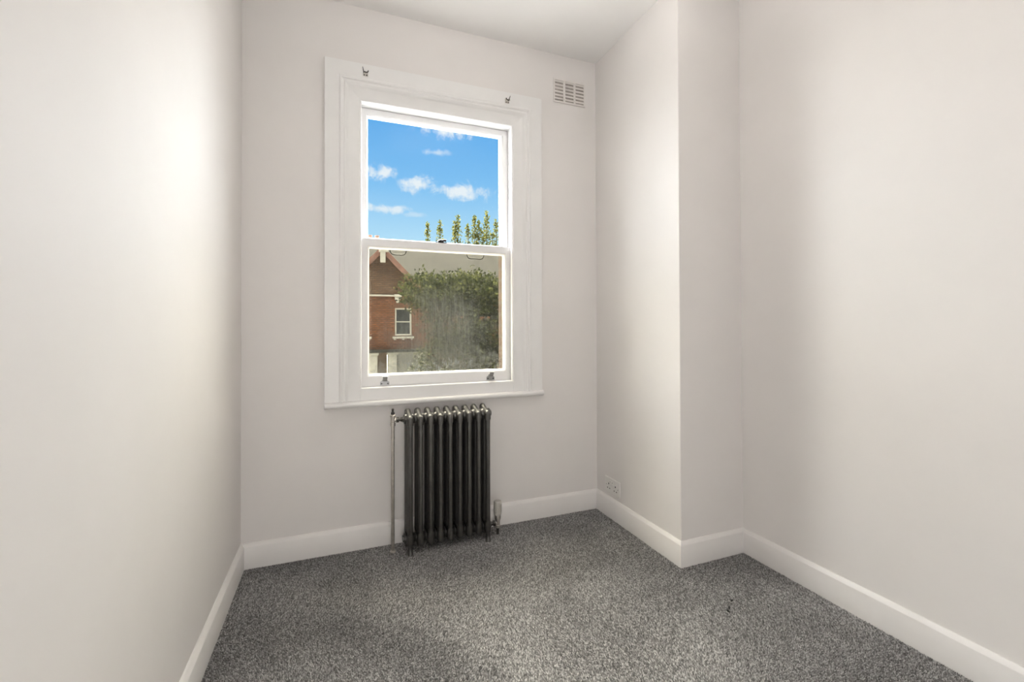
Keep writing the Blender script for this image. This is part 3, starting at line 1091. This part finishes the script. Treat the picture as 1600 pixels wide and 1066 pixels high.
# ------------------------------------------------------------------ trees with real leaves
def leaves_mesh(name, pts, size, mat, parent, seed, shade=None, up=0.3):
    rng = np.random.default_rng(seed)
    n = len(pts)
    P = np.asarray(pts)
    d = rng.normal(size=(n, 3))
    d[:, 2] += up
    d /= np.linalg.norm(d, axis=1)[:, None]
    e = rng.normal(size=(n, 3))
    e -= (e * d).sum(1)[:, None] * d
    e /= np.linalg.norm(e, axis=1)[:, None]
    nn = np.cross(d, e)
    s = size * rng.uniform(.6, 1.25, n)[:, None]
    V = np.stack([P, P + d * s * .5 + e * s * .30 + nn * s * .10, P + d * s, P + d * s * .5 - e * s * .30 + nn * s * .10], 1)
    V = V - np.array(WO[parent.name])[None, None]
    base = (np.arange(n) * 4)[:, None, None]
    F = (base + np.array([[0, 1, 2], [0, 2, 3]])[None]).reshape(-1)
    me = bpy.data.meshes.new(name)
    me.vertices.add(n * 4)
    me.vertices.foreach_set('co', V.reshape(-1))
    me.loops.add(n * 6)
    me.loops.foreach_set('vertex_index', F)
    me.polygons.add(n * 2)
    me.polygons.foreach_set('loop_start', np.arange(n * 2) * 3)
    me.update(calc_edges=True)
    at = me.attributes.new('shade', 'FLOAT', 'FACE')
    sh = rng.uniform(0, 1, n) if shade is None else np.clip(shade + rng.uniform(-.3, .3, n), 0, 1)
    at.data.foreach_set('value', np.repeat(sh, 2))
    me.materials.append(M[mat])
    o = bpy.data.objects.new(name, me)
    link(o, parent, WO[parent.name])
    o['kind'] = 'stuff'
    return o


def blob_points(blobs, n, seed, hole=None):
    rng = np.random.default_rng(seed)
    vol = np.array([r[0] * r[1] * r[2] for c, r in blobs]) ** .7
    cnt = (vol / vol.sum() * n).astype(int)
    out = []
    for (c, r), k in zip(blobs, cnt):
        v = rng.normal(size=(k, 3))
        v /= np.linalg.norm(v, axis=1)[:, None]
        rad_ = rng.uniform(.35, 1.0, k) ** .6
        lump = 1 + .16 * np.sin(v[:, 0] * 7 + c[0] * 3) * np.sin(v[:, 2] * 8 + c[1]) + .10 * np.sin(v[:, 1] * 11 + v[:, 2] * 9)
        out.append(np.array(c) + v * (rad_ * lump)[:, None] * np.array(r))
    P = np.concatenate(out)
    if hole:
        x0, y0, sx, z0, hx, hz = hole
        k = (np.abs(P[:, 0] - x0 - (P[:, 1] - y0) * sx) < hx) & (np.abs(P[:, 2] - z0) < hz)
        P = P[~k]
    return P


tree = empty('street_tree', (4.5, 12.2, GZ), 'dense dark green leafy tree across the street in front of the brick houses', 'tree')
b = MB()
b.tube([(4.5, 12.2, GZ), (4.53, 12.25, -1.6), (4.45, 12.2, -.3), (4.5, 12.2, .9), (4.6, 12.3, 1.9)], [.22, .18, .15, .11, .05], 12)
b.build('trunk', 'bark', tree, smooth=60)
for q in (((4.45, 12.2, -.2), (3.8, 12.0, .9), (3.3, 11.9, 2.1)), ((4.5, 12.2, .3), (5.1, 12.5, 1.1), (5.6, 12.6, 1.9)), ((4.5, 12.2, .6), (4.3, 12.6, 1.6), (4.4, 12.8, 2.6)), ((4.5, 12.2, -.6), (5.3, 12.0, .2), (5.9, 12.1, .7))):
    MB().tube(q, [.09, .06, .02], 8).build('branch', 'bark', tree, smooth=60)
blobs = [((3.05, 12.0, 2.25), (.85, .9, .72)), ((3.9, 12.3, 2.25), (1.05, 1.1, .80)), ((4.9, 12.4, 2.3), (1.15, 1.2, .78)), ((5.7, 12.4, 2.05), (1.0, 1.1, .95)),
         ((4.3, 12.1, 1.2), (1.30, 1.2, 1.0)), ((5.6, 12.3, .9), (1.1, 1.2, 1.1)), ((4.2, 12.0, 0.0), (1.45, 1.3, 1.1)), ((5.4, 12.1, -.4), (1.3, 1.2, 1.1)), ((4.6, 12, -1.1), (1.4, 1.3, .8))]
hole_ = (5.10, 12.0, .32, 1.44, .21, .10)
leaves_mesh('foliage', blob_points(blobs, 30000, 7, hole_), .115, 'leaf', tree, 8)

# tall wispy tree rising behind the slate roof
tree2 = empty('tall_shoot_tree', (8.4, 27.0, GZ), 'slender yellow-green leafy shoots rising above the roof behind', 'tree')
b = MB()
b.tube([(8.4, 27, GZ), (8.4, 27, 0), (8.5, 27, 3.2)], [.25, .2, .14], 10)
b.build('trunk', 'bark', tree2, smooth=60)
rng = np.random.default_rng(12)
P = []
for (x, zt, wd) in ((5.95, 7.95, .26), (6.78, 8.15, .30), (7.78, 8.2, .30), (8.0, 8.6, .34), (8.70, 8.0, .30), (9.18, 8.72, .28), (9.48, 8.35, .36), (10.04, 9.1, .42), (9.75, 7.7, .65), (10.74, 8.5, .36), (10.45, 7.6, .6)):
    MB().tube([(8.5, 27, 3.1), ((8.5 + x) / 2 + (x - 8.5) * .3, 27, 4.6), (x, 27, 6.0), (x + .05, 27, zt - .1)], [.09, .06, .04, .015], 6).build('shoot', 'bark', tree2, smooth=60)
    k = int(95 * (zt - 4.8))
    t = rng.uniform(0, 1, k) ** .8
    z = 4.8 + (zt - 4.8) * t
    w_ = wd * (1.0 - t ** 3 * .85) * (.65 + .5 * np.abs(np.sin(z * 7 + x)))
    a = rng.uniform(0, 2 * math.pi, k)
    rr = w_ * np.sqrt(rng.uniform(.02, 1, k))
    P.append(np.stack([x + rr * np.cos(a), 27 + rr * np.sin(a), z], 1))
leaves_mesh('foliage', np.concatenate(P), .17, 'leaf_yellow', tree2, 13)

# clipped front-garden shrubs at the foot of the opposite houses
for x, y, lab, sd in ((3.7, 18.3, 'pale grey-green shrub in front of the porch of the gabled house', 31), (5.2, 18.0, 'pale grey-green shrub behind the big street tree', 32)):
    sh_ = empty('garden_shrub', (x, y, GZ), lab, 'shrub', 'front garden shrubs')
    MB().tube([(x, y, GZ), (x + .05, y, GZ + 1.2)], [.06, .03], 8).build('stem', 'bark', sh_, smooth=60)
    leaves_mesh('foliage', blob_points([((x, y, -2.0), (.75, .6, 1.2)), ((x + .2, y, -1.1), (.55, .5, .75))], 2600, sd), .13, 'leaf_pale', sh_, sd + 5)
